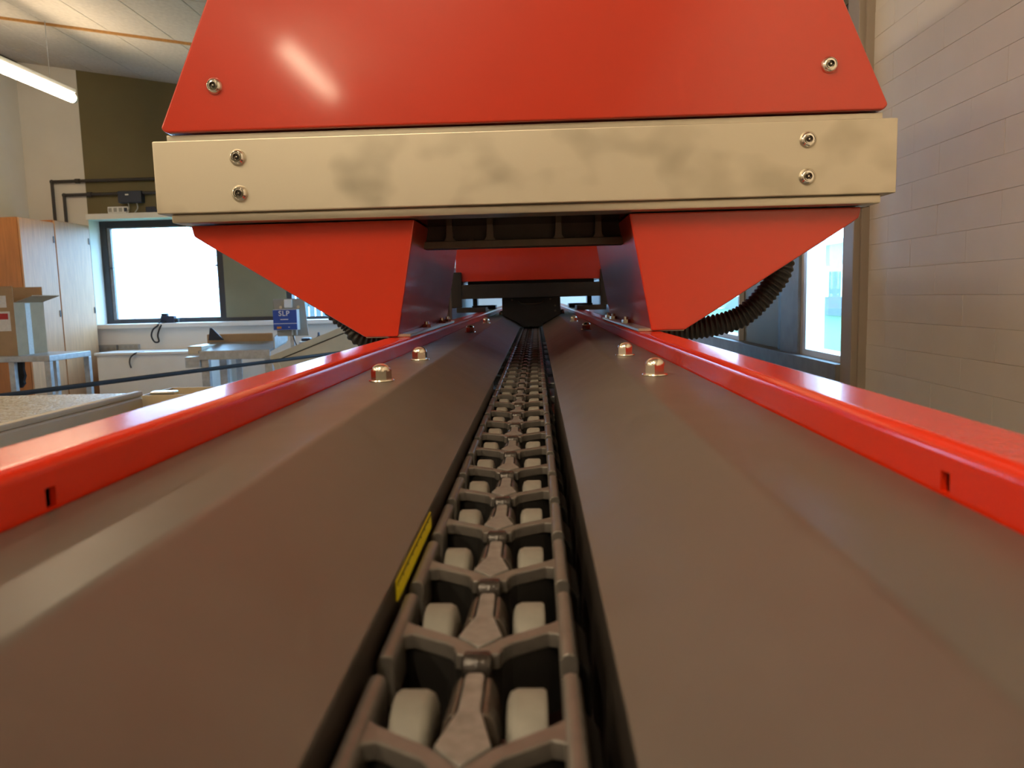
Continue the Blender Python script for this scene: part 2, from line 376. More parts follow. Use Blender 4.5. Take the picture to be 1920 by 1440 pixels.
# outdoors: lawn, neighbouring building, board fence
lawn = tag(boxo('lawn', GRASS, (-40, 40, -20, 60, -0.35, -0.15)), 'green lawn outside the windows', 'lawn', kind='stuff')
fb = thing('neighbour_building', (16, 34, -0.15), 'pale neighbouring building seen through the right-hand window', 'building')
boxo('wall', FACADE, (-1.5, 1.5, -9, 30, 0, 3.4), fb)
for k in range(10):
    w = boxo('window', FACWIN, (-1.53, -1.49, -8+k*3.2, -6.4+k*3.2, 0.9, 2.4), fb)
bm = bmesh.new(); box(bm, -1.8, 1.8, -9.3, 30.3, 3.4, 3.6); link_obj('roof', bm, FRAMEG, fb)
ff = thing('board_fence', (-3.6, 15.0, -0.15), 'grey board fence outside the back window', 'fence')
fbd = None
for k in range(30):
    if fbd is None:
        fbd = boxo('board', FENCEM, (0, 0.10, 0, 0.025, 0.02, 1.62), ff); o = fbd
    else:
        o = fbd.copy(); C.objects.link(o)
    o.location = (-2.2+k*0.125, 0, 0)
boxo('fence_rail', FENCEM, (-2.2, 1.55, 0.025, 0.06, 0.3, 0.4), ff); boxo('fence_rail', FENCEM, (-2.2, 1.55, 0.025, 0.06, 1.2, 1.3), ff)

# ------------------------------------------------------------------ fluorescent lamps
LAMP_LEN = 1.55
def make_lamp(x, y0, z, label):
    t = thing('tube_lamp', (x, y0, z), label, 'lamp', 'hanging fluorescent tube lamps')
    L = LAMP_LEN
    bm = bmesh.new(); box(bm, -0.03, 0.03, 0, L, 0.045, 0.085, bev=0.006); link_obj('housing', bm, LAMPW, t, smooth=True)
    bm = bmesh.new(); cyl(bm, (0, 0.03, 0), (0, L-0.03, 0), 0.042, 12); link_obj('diffuser_tube', bm, TUBE, t, smooth=True)
    for y in (0.0, L-0.035):
        bm = bmesh.new(); lathe(bm, [(0.0, 0), (0.03, 0), (0.044, 0.008), (0.044, 0.035), (0, 0.035)], (0, y, 0), (0, 1, 0), 20)
        link_obj('end_cap', bm, LAMPW, t, smooth=True)
    for y in (0.35, L-0.35):
        bm = bmesh.new(); top = ceil_z(x)-z-0.004; cyl(bm, (0, y, 0.08), (0, y, top), 0.003, 6); link_obj('suspension_wire', bm, GALV, t)
    return t
make_lamp(-4.33, 5.88, R(1.97), 'lit fluorescent tube lamp hanging near the left wall, in front of the wardrobe')
make_lamp(-4.33, -0.2, R(1.97), 'lit fluorescent tube lamp in the left row, abreast of the front carriage')
make_lamp(-4.33, -3.0, R(1.97), 'lit fluorescent tube lamp at the near end of the left row')
make_lamp(-0.5, -1.75, R(1.66), 'lit fluorescent tube lamp just behind the viewer, nearest to the brick wall')
for y, w_ in ((-1.75, 'level with the viewer'), (-4.1-LAMP_LEN, 'behind the viewer, mirrored in the red hood'),):
    make_lamp(-1.85, y, R(1.92), 'lit fluorescent tube lamp of the middle row, ' + w_)

# ------------------------------------------------------------------ conveyor track
TY0, TY1 = -0.45, 5.2
HP, HR_, HE = -0.060, -0.0445, -0.0885       # plate, rail top and plate lip heights below the eye
XRI, XRO, XBEND, XE = 0.132, 0.161, 0.083, 0.0325
track = thing('conveyor_track', (0, 0, 0), 'conveyor track with glossy red side rails and dark steel cover plates', 'conveyor')
def rail(s):
    """hollow red rail; the inner face has one small square slot"""
    bm = bmesh.new(); b = 0.0045
    prof = [(XRI, HP-0.05), (XRI, HR_-b)]
    for k in range(1, 7):
        a = math.pi/2*k/6; prof.append((XRI+b-b*math.cos(a), HR_-b+b*math.sin(a)))
    for k in range(0, 7):
        a = math.pi/2*k/6; prof.append((XRO-b*0.6+b*0.6*math.sin(a), HR_-b*0.6+b*0.6*math.cos(a)))
    prof.append((XRO, HP-0.05))
    ys = [TY0, 0.2190, 0.2240, TY1]; zs = [HP-0.05, HP+0.0005, HP+0.0066]
    def V(x, y, z): return bm.verts.new((s*x, y, R(z)))
    # inner face, split around the slot
    g = [[V(XRI, y, z) for z in zs+[HR_-b]] for y in ys]
    for i in range(3):
        for j in range(3):
            if i == 1 and j == 1: continue
            bm.faces.new([g[i][j], g[i+1][j], g[i+1][j+1], g[i][j+1]])
    # sheet thickness of the slot
    q = [g[1][1], g[2][1], g[2][2], g[1][2]]
    q2 = [V(XRI+0.002, ys[i], zs[j]) for i, j in ((1, 1), (2, 1), (2, 2), (1, 2))]
    for k in range(4): bm.faces.new([q[k], q[(k+1) % 4], q2[(k+1) % 4], q2[k]])
    rows = [[V(p[0], y, p[1]) for p in prof[1:]] for y in (TY0, TY1)]
    for k in range(len(prof)-2): bm.faces.new([rows[0][k], rows[1][k], rows[1][k+1], rows[0][k+1]])
    o = link_obj('side_rail', bm, REDRAIL, track, smooth=True, sharp=40)
    boxo('cavity_shade_box', BLACKM, (min(s*(XRI+0.012), s*(XRO-0.004)), max(s*(XRI+0.012), s*(XRO-0.004)), TY0, TY1, R(HP-0.045), R(HR_-0.004)), track)  # black filler in the hollow rail, painting the slot's inside dark
rail(-1); rail(1)
def plates(s):
    # flat strip and inward slope are one folded sheet with a small bend radius
    prof = []
    A, B, D = Vector((XRI-0.0012, HP)), Vector((XBEND, HP)), Vector((XE, HE))
    n1 = (A-B).normalized(); n2 = (D-B).normalized(); rr = 0.0022
    prof.append(A)
    for k in range(7):
        t = k/6; p = (B+n1*rr)*(1-t)**2 + B*2*t*(1-t) + (B+n2*rr)*t**2; prof.append(p)
    prof.append(D)
    th = 0.002; bm = bmesh.new()
    up = [bm.verts.new((s*p.x, y, R(p.y))) for y in (TY0, TY1) for p in prof]
    lo = [bm.verts.new((s*p.x, y, R(p.y-th))) for y in (TY0, TY1) for p in prof]
    n = len(prof)
    for k in range(n-1):
        bm.faces.new([up[k], up[k+1], up[n+k+1], up[n+k]]); bm.faces.new([lo[k], lo[n+k], lo[n+k+1], lo[k+1]])
    for k in (0, n-1): bm.faces.new([up[k], up[n+k], lo[n+k], lo[k]])
    for off in (0, n):
        for k in range(n-1): bm.faces.new([up[off+k], lo[off+k], lo[off+k+1], up[off+k+1]])
    link_obj('cover_plate', bm, PLATE, track, smooth=True, sharp=50)
    bm = bmesh.new(); x0, x1 = sorted((s*XE, s*(XE+0.002))); box(bm, x0, x1, TY0, 0.82, R(-0.150), R(HE-0.002)); link_obj('channel_flange', bm, FLANGE, track)
plates(-1); plates(1)
# channel bottom, runner strips
boxo('channel_bottom', BLACKM, (-0.128, 0.128, TY0, TY1, R(-0.158), R(-0.154)), track)
for s in (-1, 1): boxo('runner_strip', BLACKM, (min(s*.007, s*.019)-.003, max(s*.007, s*.019)-.003, TY0, TY1, R(-0.154), R(-0.1281)), track)
for k in range(9):
    y = 0.84 + k*0.155
    for s in (-1, 1):
        a, b_ = sorted((s*0.027, s*0.075)); boxo('steel_pad', PADM, (a, b_, y, y+0.085, R(-0.154), R(-0.130)), track, bev=0.002)
# measuring tape stuck to the left flange
tape = boxo('measuring_tape', YELLOW, (-XE, -XE+0.0006, 0.239, 0.320, R(-0.0975), R(-0.0908)), track)
bm = bmesh.new(); y = 0.240; k = 0
while y < 0.319:
    L = 0.0030 if k % 5 else 0.0046
    box(bm, -XE+0.0005, -XE+0.0008, y, y+0.0004, R(-0.0908-L*0.42), R(-0.0908)); y += 0.0020; k += 1
link_obj('tick_marks', bm, TICK, tape)
# dome nuts on washers
def make_nut():
    bm = bmesh.new(); a = 0.00655/math.cos(math.pi/6)
    n = 6; prof_h = 0.0085
    cyl(bm, (0, 0, 0.0012), (0, 0, prof_h), a, 6)
    nut = link_obj('dome_nut', bm, ZINC, None)
    bm = bmesh.new(); lathe(bm, [(0.0070, -0.0006), (0.0069, 0.0006), (0.0063, 0.0022), (0.0050, 0.0036), (0.0030, 0.0046), (0.0012, 0.0049), (0, 0.0050)], (0, 0, prof_h-0.0003), (0, 0, 1), 24)
    d = link_obj('dome', bm, ZINC, nut, smooth=True)
    bm = bmesh.new(); lathe(bm, [(0.0092, 0), (0.0094, 0.0006), (0.0090, 0.0013), (0.0, 0.0013)], (0, 0, 0), (0, 0, 1), 28)
    w = link_obj('washer', bm, ZINC, nut, smooth=True)
    return nut
nut0 = make_nut(); first = True
for y in (0.565, 0.755, 1.34, 1.78, 2.58, 2.95):
    for s in (-1, 1):
        n_ = nut0 if first else copy_tree(nut0); first = False
        n_.parent = track; n_.location = (s*0.101, y, R(HP)); n_.rotation_euler = (0, 0, random.uniform(0, 1.0))
# supports down to the floor
for y in (-0.25, 1.9, 3.6):
    for s in (-1, 1):
        boxo('support_leg', BLACKM, (s*0.13-0.02, s*0.13+0.02, y-0.02, y+0.02, 0.012, R(-0.158)), track)
        boxo('foot_plate', BLACKM, (s*0.13-0.05, s*0.13+0.05, y-0.05, y+0.05, 0.0, 0.012), track)

# ------------------------------------------------------------------ chain
PITCH, HC = 0.0515, -0.0915
HC = -0.0985; CS = 0.0985/0.0915
chain = thing('roller_chain', (0, 0, R(HC)), 'dark plastic roller chain running down the middle of the track', 'chain')
def make_link():
    w = 0.0235
    bm = bmesh.new()
    for s in (-1, 1):                           # side bars, rounded on top
        prof = [(s*(w+dx), z) for dx, z in ((0.0023, -0.013), (0.0025, -0.001), (0.0017, 0.0007), (0.0, 0.0012), (-0.0017, 0.0007), (-0.0025, -0.001), (-0.0020, -0.013))]
        prism(bm, prof, 0.0008, 0.0428, 'y', bev=0.0006, seg=2)
    V = [(-0.0222, .0282), (-0.0212, .0243), (-0.0190, .0222), (-0.0066, .0138), (0, .0068), (.0066, .0138), (.0190, .0222), (.0212, .0243), (.0222, .0282),
         (.0222, .0128), (.0212, .0152), (.0185, .0160), (.0085, .0098), (.0066, .0075), (.0056, .0035), (-.0056, .0035), (-.0066, .0075), (-.0085, .0098), (-.0185, .0160), (-.0212, .0152), (-.0222, .0128)]
    prism(bm, V, -0.0045, 0.0, 'z', bev=0.0006, seg=2)
    ln = link_obj('chain_link', bm, LINK, None, smooth=True, sharp=50)
    bm = bmesh.new()
    prism(bm, [(-.0215, .0212), (-.0185, .0190), (-.0085, .0124), (-.0058, .0085), (.0058, .0085), (.0085, .0124), (.0185, .0190), (.0215, .0212), (.0215, .0190), (.0185, .0166), (.0088, .0104), (.0062, .0060), (-.0062, .0060), (-.0088, .0104), (-.0185, .0166), (-.0215, .0190)], -0.024, -0.0040, 'z')
    link_obj('web', bm, LUG, ln)
    for s in (-1, 1):
        bm = bmesh.new(); x0, x1 = sorted((s*(w+0.0018), s*(w+0.0052)))
        prism(bm, [(s*(w+0.0020), -0.004), (s*(w+0.0062), -0.009), (s*(w+0.0062), -0.022), (s*(w-0.001), -0.022)], 0.010, 0.036, 'y', bev=0.0006, seg=1)
        link_obj('side_lug', bm, LUG, ln)
    bm = bmesh.new()
    P_ = [(0, .0066), (.0060, .0136), (.0026, .0300), (.0024, .0455), (.0018, .0470), (-.0018, .0470), (-.0024, .0455), (-.0026, .0300), (-.0060, .0136)]
    prism(bm, P_, -0.005, 0.0004, 'z', bev=0.0005, seg=2)
    for v in bm.verts:
        if v.co.y > 0.029: v.co.z -= 0.0012
    link_obj('centre_plate', bm, HUBM, ln, smooth=True, sharp=50)
    for s in (-1, 1):
        bm = bmesh.new()
        Q = [(s*x, z) for x, z in ((0.0031, -0.0006), (0.0044, -0.0012), (0.0058, -0.0032), (0.0068, -0.0068), (0.0072, -0.012), (0.0068, -0.018), (0.0031, -0.018))]
        prism(bm, Q, 0.0275, 0.0465, 'y', bev=0.0005, seg=2)
        for v in bm.verts:                      # far end tapers, near end slopes down
            if v.co.y > 0.044: v.co.z -= 0.001; v.co.x *= 0.92
        link_obj('hub_shell', bm, SHELLM, ln, smooth=True, sharp=60)
        bm = bmesh.new(); Q2 = [(s*x, z) for x, z in ((0.0040, -0.0075), (0.0062, -0.0095), (0.0070, -0.013), (0.0068, -0.019), (0.0031, -0.019))]
        prism(bm, Q2, 0.0150, 0.0272, 'y', bev=0.0005, seg=1); link_obj('hub_shell', bm, SHELLM, ln, smooth=True, sharp=60)
        bm = bmesh.new(); rr = 0.0140; x0 = 0.0084; x1 = 0.0178
        pr = [(0, 0), (rr-0.0026, 0), (rr-0.0008, 0.0007), (rr, 0.0024), (rr, x1-x0-0.0010), (rr-0.0006, x1-x0-0.0002), (rr-0.003, x1-x0), (0, x1-x0)]
        lathe(bm, pr, (s*x0, 0.0328, 0.0006-rr), (s, 0, 0), 36); link_obj('roller', bm, ROLLER, ln, smooth=True, sharp=45)
    bm = bmesh.new(); lathe(bm, [(0, 0), (0.0030, 0), (0.0040, 0.0009), (0.0040, 0.0067), (0.0030, 0.0076), (0, 0.0076)], (-0.0038, 0.0020, -0.0028), (1, 0, 0), 20)
    link_obj('pivot_pin', bm, PIN, ln, smooth=True, sharp=50)
    bm = bmesh.new(); lathe(bm, [(0, 0), (0.0032, 0), (0.0032, 0.034), (0, 0.034)], (-0.017, 0.0328, -0.0134), (1, 0, 0), 12)
    link_obj('axle', bm, PIN, ln, smooth=True)
    return ln
chain.scale = (CS, CS, CS)
lk0 = make_link()
Y_FIRST = 0.1937 - 2*PITCH - 0.0003
for k in range(56):
    l_ = lk0 if k == 0 else copy_tree(lk0)
    l_.parent = chain; l_.location = (-0.0031, Y_FIRST - 0.0078 + k*PITCH, 0)

# ------------------------------------------------------------------ carriages
def make_screw(r=0.0092):
    bm = bmesh.new()
    lathe(bm, [(0, 0), (r, 0), (r*1.0, 0.0008), (r*0.86, 0.0032), (r*0.72, 0.0046), (r*0.66, 0.0048), (r*0.64, 0.0040), (r*0.56, 0.0040), (r*0.54, 0.0050), (r*0.40, 0.0052), (r*0.36, 0.0046), (r*0.34, 0.0020), (0, 0.0020)], (0, 0, 0), (0, -1, 0), 32)
    s = link_obj('button_screw', bm, CHROME, None, smooth=True, sharp=30)
    bm = bmesh.new(); cyl(bm, (0, -0.0018, 0), (0, -0.0026, 0), r*0.33, 6); link_obj('hex_socket', bm, SOCKET, s)
    bm = bmesh.new(); lathe(bm, [(0, 0), (r*0.13, 0), (r*0.10, 0.0022), (0, 0.0024)], (0, -0.0022, 0), (0, -1, 0), 10); link_obj('security_pin', bm, CHROME, s, smooth=True)
    return s
CY0, CY1 = 0.885, 1.40
car = thing('sorter_carriage', (0, 1.14, R(HR_)), 'front red and stainless steel carriage standing astride the track', 'carriage')
def P0(name, bm, m_, parent, **k):
    """link a part built in world coordinates under a thing placed elsewhere"""
    o = link_obj(name, bm, m_, parent, **k); o.matrix_parent_inverse = Matrix.Translation(-parent.location); return o
hz0, hz1 = R(0.1935), R(0.80); hs = 0.067/0.148
bm = bmesh.new(); wx = lambda z: 0.4065-(z-hz0)*hs
prism(bm, [(-0.4005, hz0), (0.4005, hz0), (0.4062, hz0+0.0055), (wx(hz1), hz1), (-wx(hz1), hz1), (-0.4062, hz0+0.0055)], CY0, 1.80, 'y', bev=0.003, seg=3)  # rear length drawn out past the legs, out of sight, to shade the right wall
hood = P0('hood', bm, RED, car, smooth=True, sharp=25)
bm = bmesh.new(); box(bm, -0.403, 0.403, CY0+0.007, 1.80, R(0.180), R(0.1925), bev=0.001); P0('upper_lip', bm, STEELP, car, smooth=True)
bm = bmesh.new(); box(bm, -0.4115, 0.4115, CY0-0.012, CY0+0.03, R(0.1025), R(0.1825), bev=0.0016, seg=2); band = P0('steel_band', bm, STEEL, car, smooth=True)
bm = bmesh.new(); box(bm, -0.4115, 0.4115, CY1-0.03, CY1+0.012, R(0.1025), R(0.1825), bev=0.0016, seg=2); P0('steel_band', bm, STEEL, car, smooth=True)
bm = bmesh.new(); box(bm, -0.3985, 0.3985, CY0-0.005, CY0+0.035, R(0.0925), R(0.1025), bev=0.0022, seg=2); P0('lower_lip', bm, STEELP, car, smooth=True)
bm = bmesh.new(); box(bm, -0.400, 0.400, CY0+0.03, CY1-0.03, R(0.0925), R(0.182)); P0('body', bm, BLACKG, car)
sc0 = make_screw(); first = True
for x, z, y in ((-0.341, 0.243, CY0), (0.341, 0.243, CY0), (-0.315, 0.162, CY0-0.012), (-0.315, 0.1225, CY0-0.012), (0.315, 0.162, CY0-0.012), (0.315, 0.1225, CY0-0.012)):
    s_ = sc0 if first else copy_tree(sc0); first = False
    s_.parent = car; s_.matrix_parent_inverse = Matrix.Translation(-car.location); s_.location = (x, y, R(z)); s_.rotation_euler = (0, random.uniform(0, 1), 0)
LY0, LY1 = 0.900, 1.39
for s in (-1, 1):
    bm = bmesh.new()
    poly = [(s*0.123, R(0.0915)), (s*0.386, R(0.0915)), (s*0.3835, R(0.0790)), (s*0.368, R(0.0690)), (s*0.187, R(HR_+0.001)), (s*0.148, R(HR_+0.001))]
    prism(bm, poly, LY0, LY1, 'y', bev=0.0025, seg=2)
    leg = P0('leg', bm, RED, car, smooth=True, sharp=25)
    bm = bmesh.new(); a, b_ = sorted((s*0.1335, s*0.187)); box(bm, a, b_, LY0+0.004, LY1+0.004, R(HR_), R(HR_+0.004), bev=0.0008, seg=1)
    ft = P0('foot_flange', bm, STEELP, car)
    for y in (1.09, 1.27, 1.35):
        bm = bmesh.new(); cyl(bm, (s*0.141, y, R(HR_+0.004)), (s*0.141, y, R(HR_+0.0085)), 0.0062, 6); cyl(bm, (s*0.141, y, R(HR_+0.0085)), (s*0.141, y, R(HR_+0.0125)), 0.0032, 10)
        P0('foot_bolt', bm, ZINC, car)
# ribbed casting between the legs
bm = bmesh.new(); yb = 1.00; zb0, zb1 = R(0.0635), R(0.0985)
box(bm, -0.139, 0.139, yb+0.012, yb+0.030, zb0, R(0.0925)); beam = P0('cross_beam', bm, DGREY2, car)
bm = bmesh.new(); box(bm, -0.139, 0.139, yb, yb+0.014, zb0, zb0+0.0095, bev=0.001); P0('beam_rib', bm, DGREY, car)
for x in (-0.072, -0.018, 0.066, 0.114): 
    pass
for x0 in (-0.0945, -0.0425, 0.0455, 0.0965):
    bm = bmesh.new(); prism(bm, [(x0-0.0036, R(0.0925)), (x0+0.0036, R(0.0925)), (x0+0.0042, zb0+0.014), (x0+0.0075, zb0+0.0093), (x0-0.0075, zb0+0.0093), (x0-0.0042, zb0+0.014)], yb+0.001, yb+0.014, 'y'); P0('beam_rib', bm, DGREY, car)
for x0 in (-0.067, 0.070):
    bm = bmesh.new(); cyl(bm, (x0, yb+0.001, zb0+0.009), (x0, yb+0.013, zb0+0.009), 0.0036, 12); P0('beam_boss', bm, DGREY2, car)

def second_carriage(y0, y1, label, name='sorter_carriage'):
    c = thing(name, (0, (y0+y1)/2, R(HR_)), label, 'carriage')
    bm = bmesh.new(); z0, z1 = R(0.047), R(0.30)
    prism(bm, [(-0.222, z0), (0.215, z0), (0.215, z0+0.17), (0.15, z1), (-0.15, z1), (-0.222, z0+0.17)], y0, y1, 'y', bev=0.003, seg=2); P0('hood', bm, RED, c, smooth=True, sharp=25)
    bm = bmesh.new(); box(bm, -0.205, 0.205, y0-0.010, y0+0.030, R(-0.004), R(0.038), bev=0.002); P0('cross_bar', bm, BLACKM, c, smooth=True)
    bm = bmesh.new(); box(bm, -0.19, 0.19, y0+0.04, y1-0.02, R(0.012), R(0.0475)); P0('chassis', bm, BLACKM, c)
    for s in (-1, 1):
        bm = bmesh.new(); a, b_ = sorted((s*0.205, s*0.236)); box(bm, a, b_, y0-0.012, y0+0.04, R(-0.030), R(0.075), bev=0.0015); P0('side_post', bm, BLACKM, c, smooth=True)
        bm = bmesh.new(); a, b_ = sorted((s*0.205, s*0.222)); box(bm, a, b_, y1-0.06, y1, R(-0.030), R(0.085), bev=0.0015); P0('side_post', bm, BLACKM, c, smooth=True)
        bm = bmesh.new(); a, b_ = sorted((s*0.135, s*0.222)); box(bm, a, b_, y0-0.012, y0+0.10, R(HR_), R(-0.030), bev=0.0015); P0('foot', bm, BLACKM, c, smooth=True)
        bm = bmesh.new(); a, b_ = sorted((s*0.135, s*0.222)); box(bm, a, b_, y1-0.10, y1, R(HR_), R(-0.030), bev=0.0015); P0('foot', bm, BLACKM, c, smooth=True)
    return c
c2 = second_carriage(2.30, 2.95, 'smaller red carriage with a black cross bar, seen between the legs of the front one')
# black drive block that reaches down to the chain
bm = bmesh.new(); yd = 2.335
prism(bm, [(-0.088, R(-0.004)), (0.088, R(-0.004)), (0.088, R(-0.0575)), (0.080, R(-0.0595)), (0.036, R(-0.0830)), (0.030, R(-0.0925)), (-0.030, R(-0.0925)), (-0.036, R(-0.0830)), (-0.080, R(-0.0595)), (-0.088, R(-0.0575))], yd, yd+0.20, 'y', bev=0.0015)
P0('drive_block', bm, BLACKM, c2, smooth=True)
bm = bmesh.new(); tube(bm, spline([(-0.038, yd-0.001, R(-0.014)), (-0.028, yd-0.006, R(-0.021)), (0, yd-0.008, R(-0.023)), (0.028, yd-0.006, R(-0.021)), (0.038, yd-0.001, R(-0.014))], 6), 0.0014, 8); P0('grip', bm, DGREY, c2, smooth=True)
for x, z in ((-0.058, -0.010), (0.058, -0.010), (0.072, -0.03), (0.072, -0.045)):
    bm = bmesh.new(); cyl(bm, (x, yd-0.001, R(z)), (x, yd+0.002, R(z)), 0.003, 8); P0('block_screw', bm, DGREY, c2)
c3 = copy_tree(car); c3.location.y += 2.95
c3['label'] = 'farthest carriage, glimpsed below the black cross bar of the middle one'
gc = thing('grey_light_blocker', (-0.46, 3.35, 0), 'grey box left of the track, lengthened to block light behind the front carriage', 'cabinet')  # stands for a grey panel; drawn out long to block back-window light
bm = bmesh.new(); box(bm, -0.42, -0.25, 2.42, 3.55, 0.06, R(0.10), bev=0.006); P0('body', bm, GREYPL, gc, smooth=True)
bm = bmesh.new(); box(bm, -0.41, -0.26, 2.405, 2.42, 0.10, R(0.08), bev=0.004); P0('door', bm, GREYPL, gc, smooth=True)
bm = bmesh.new(); box(bm, -0.41, -0.26, 2.44, 3.53, 0.0, 0.06); P0('plinth', bm, BLACKM, gc)
gd = thing('black_light_blocker', (0.46, 3.35, 0), 'unseen black box added right of the track to block light behind the front carriage', 'cabinet')  # unseen box added to keep bright reflections off the inner leg faces
bm = bmesh.new(); box(bm, 0.255, 0.40, 2.42, 3.55, 0.06, R(0.10), bev=0.006); P0('body', bm, BLACKM, gd, smooth=True)
bm = bmesh.new(); box(bm, 0.265, 0.39, 2.405, 2.42, 0.10, R(0.08), bev=0.004); P0('door', bm, BLACKM, gd, smooth=True)
bm = bmesh.new(); box(bm, 0.27, 0.39, 2.44, 3.53, 0.0, 0.06); P0('plinth', bm, BLACKM, gd)

# corrugated hoses
def hose(path, label, r=0.0185):
    pts = spline(path, 40); L = sum((a-b).length for a, b in zip(pts, pts[1:])); n = int(L/0.0011)
    # resample evenly
    cum = [0]
    for a, b in zip(pts, pts[1:]): cum.append(cum[-1]+(a-b).length)
    out = []; k = 0
    for i in range(n+1):
        d = L*i/n
        while k < len(cum)-2 and cum[k+1] < d: k += 1
        t = (d-cum[k])/max(1e-9, cum[k+1]-cum[k]); out.append(pts[k].lerp(pts[k+1], t))
    bm = bmesh.new(); prof = (0, .0, .4, .9, 1, .9, .4)
    tube(bm, out, lambda i: r-0.0026+0.0026*prof[i % 7], 20)
    return tag(link_obj('corrugated_hose', bm, RUBBER, smooth=True, sharp=80), label, 'hose', 'corrugated hoses of the front carriage')
yh = 1.27
hose([(0.40, yh+0.02, R(0.12)), at(1468, 490, yh), at(1440, 545, yh), at(1392, 592, yh), at(1330, 612, yh), at(1262, 618, yh+.01), (0.19, yh+0.03, R(-0.058))],
     'thick black corrugated hose curving down beside the right-hand red leg')
hose([(-0.33, yh, R(0.12)), at(618, 565, yh), at(655, 608, yh), at(682, 636, yh), (-0.19, yh+0.02, R(-0.085))],
     'black corrugated hose just showing beside the left-hand red leg', 0.0155)

# ------------------------------------------------------------------ left foreground: cream bins, black guard rail
YBIN = 2.64
t = thing('cream_bin', (-1.75, 2.2, 0), 'cream cabinet with glints painted on its hammered top beside the left red rail', 'cabinet')
zt = R(-0.300)
bm = bmesh.new(); box(bm, -2.15, -1.372, 1.55, YBIN, 0.0, zt-0.012, bev=0.012, seg=3); P0('body', bm, CREAM, t, smooth=True)
bm = bmesh.new(); box(bm, -2.13, -1.40, 1.57, YBIN-0.03, zt-0.012, zt, bev=0.004); P0('hammered_top', bm, CREAMT, t, smooth=True)
bm = bmesh.new(); box(bm, -1.40, -1.372, 1.55, YBIN, zt-0.014, zt+0.003, bev=0.004); P0('rim', bm, CREAM, t, smooth=True)
t = thing('small_cream_tray', (-1.2, 2.85, 0), 'small cream tray with a steel clasp behind the hammered cabinet', 'tray')
z = R(-0.318)
bm = bmesh.new()
x0, x1, y0, y1 = -1.41, -1.02, 2.68, 2.93
box(bm, x0, x1, y0, y0+0.012, z-0.12, z, bev=0.003); box(bm, x0, x1, y1-0.012, y1, z-0.12, z, bev=0.003)
box(bm, x0, x0+0.012, y0+0.012, y1-0.012, z-0.12, z, bev=0.003); box(bm, x1-0.012, x1, y0+0.012, y1-0.012, z-0.12, z, bev=0.003); box(bm, x0+.012, x1-.012, y0+.012, y1-.012, z-0.12, z-0.03)
P0('tray', bm, CREAM, t, smooth=True)
bm = bmesh.new(); box(bm, -1.39, -1.30, 2.72, 2.76, z-0.03, z+0.008, bev=0.004); P0('clasp', bm, CHROME, t, smooth=True)
bm = bmesh.new(); box(bm, -1.3, -1.15, 2.75, 2.86, 0, z-0.12); P0('pedestal', bm, CREAM, t)

gr = thing('guard_rail', (-1.8, 3.8, 0), 'thin black rail running diagonally behind the left red rail', 'rail')
pA, pB = at(-120, 758, 2.85), at(640, 661, 5.1)
pm = at(300, 704, 3.85)
pth = spline([pA, pm, pB], 16)
bm = bmesh.new(); tube(bm, pth, 0.0115, 10); P0('rail_tube', bm, BLACKM, gr, smooth=True)
for p in (pA, pB):
    bm = bmesh.new(); cyl(bm, (p.x, p.y, 0.008), (p.x, p.y, p.z-0.004), 0.012, 10); P0('post', bm, BLACKM, gr, smooth=True)
    bm = bmesh.new(); cyl(bm, (p.x, p.y, 0.0), (p.x, p.y, 0.008), 0.05, 16); P0('foot_plate', bm, BLACKM, gr)

# ------------------------------------------------------------------ background left: wardrobes, carton, trolley
def wardrobe(y0, y1, x0, x1, ztop, label, side=None):
    t = thing('wardrobe', ((x0+x1)/2, (y0+y1)/2, 0), label, 'wardrobe', 'beech wardrobes along the left wall')
    bm = bmesh.new(); box(bm, x0, x1-0.022, y0, y1, 0.06, ztop); P0('body', bm, WOODD, t)
    bm = bmesh.new(); box(bm, x0+0.02, x1-0.05, y0+0.01, y1-0.01, 0, 0.06); P0('plinth', bm, WOODD, t)
    bm = bmesh.new(); box(bm, x1-0.020, x1, y0+0.006, y1-0.012, 0.07, ztop-0.004, bev=0.004); d = P0('door', bm, WOOD, t, smooth=True)
    for z in (ztop-0.22, ztop-1.0):
        bm = bmesh.new(); box(bm, x1, x1+0.006, y1-0.045, y1-0.025, z, z+0.07, bev=0.002); h = link_obj('hinge', bm, SOCKET, d)
    return t
XC_ = -5.08
wardrobe(7.58, 8.15, XL+0.01, XC_, R(0.905), 'beech wardrobe with a dark orange side, behind the cardboard box')
wardrobe(8.15, 8.80, XL+0.01, XC_, R(0.930), 'beech wardrobe at the corner, next to the bright window')

tt = thing('steel_trolley', (-3.95, 5.9, 0), 'light grey steel trolley frame carrying the cardboard box', 'trolley')
zt = at(40, 668, 5.7).z
tx0, tx1, ty0, ty1 = -4.55, at(92, 665, 5.7).x, 5.7, 6.25
bm = bmesh.new(); box(bm, tx0, tx1, ty0, ty1, zt-0.045, zt, bev=0.005); P0('top', bm, GALV, tt, smooth=True)
for x in (at(22, 700, 5.7).x-0.02, tx1-0.045):
    for y in (ty0, ty1-0.04):
        bm = bmesh.new(); box(bm, x, x+0.045, y, y+0.04, 0, zt-0.045, bev=0.004); P0('leg', bm, GALV, tt, smooth=True)
bx = thing('cardboard_box', (-4.2, 5.95, zt), 'open cardboard box with red and white labels on the steel trolley', 'box')
e0, e1 = at(28, 600, 5.78).x, at(62, 600, 6.10).x
cz1 = at(10, 537, 5.78).z
fx = e0                                           # right side of the carton
bm = bmesh.new(); x0 = fx-0.42; y0, y1 = 5.78, 6.14; th = 0.006
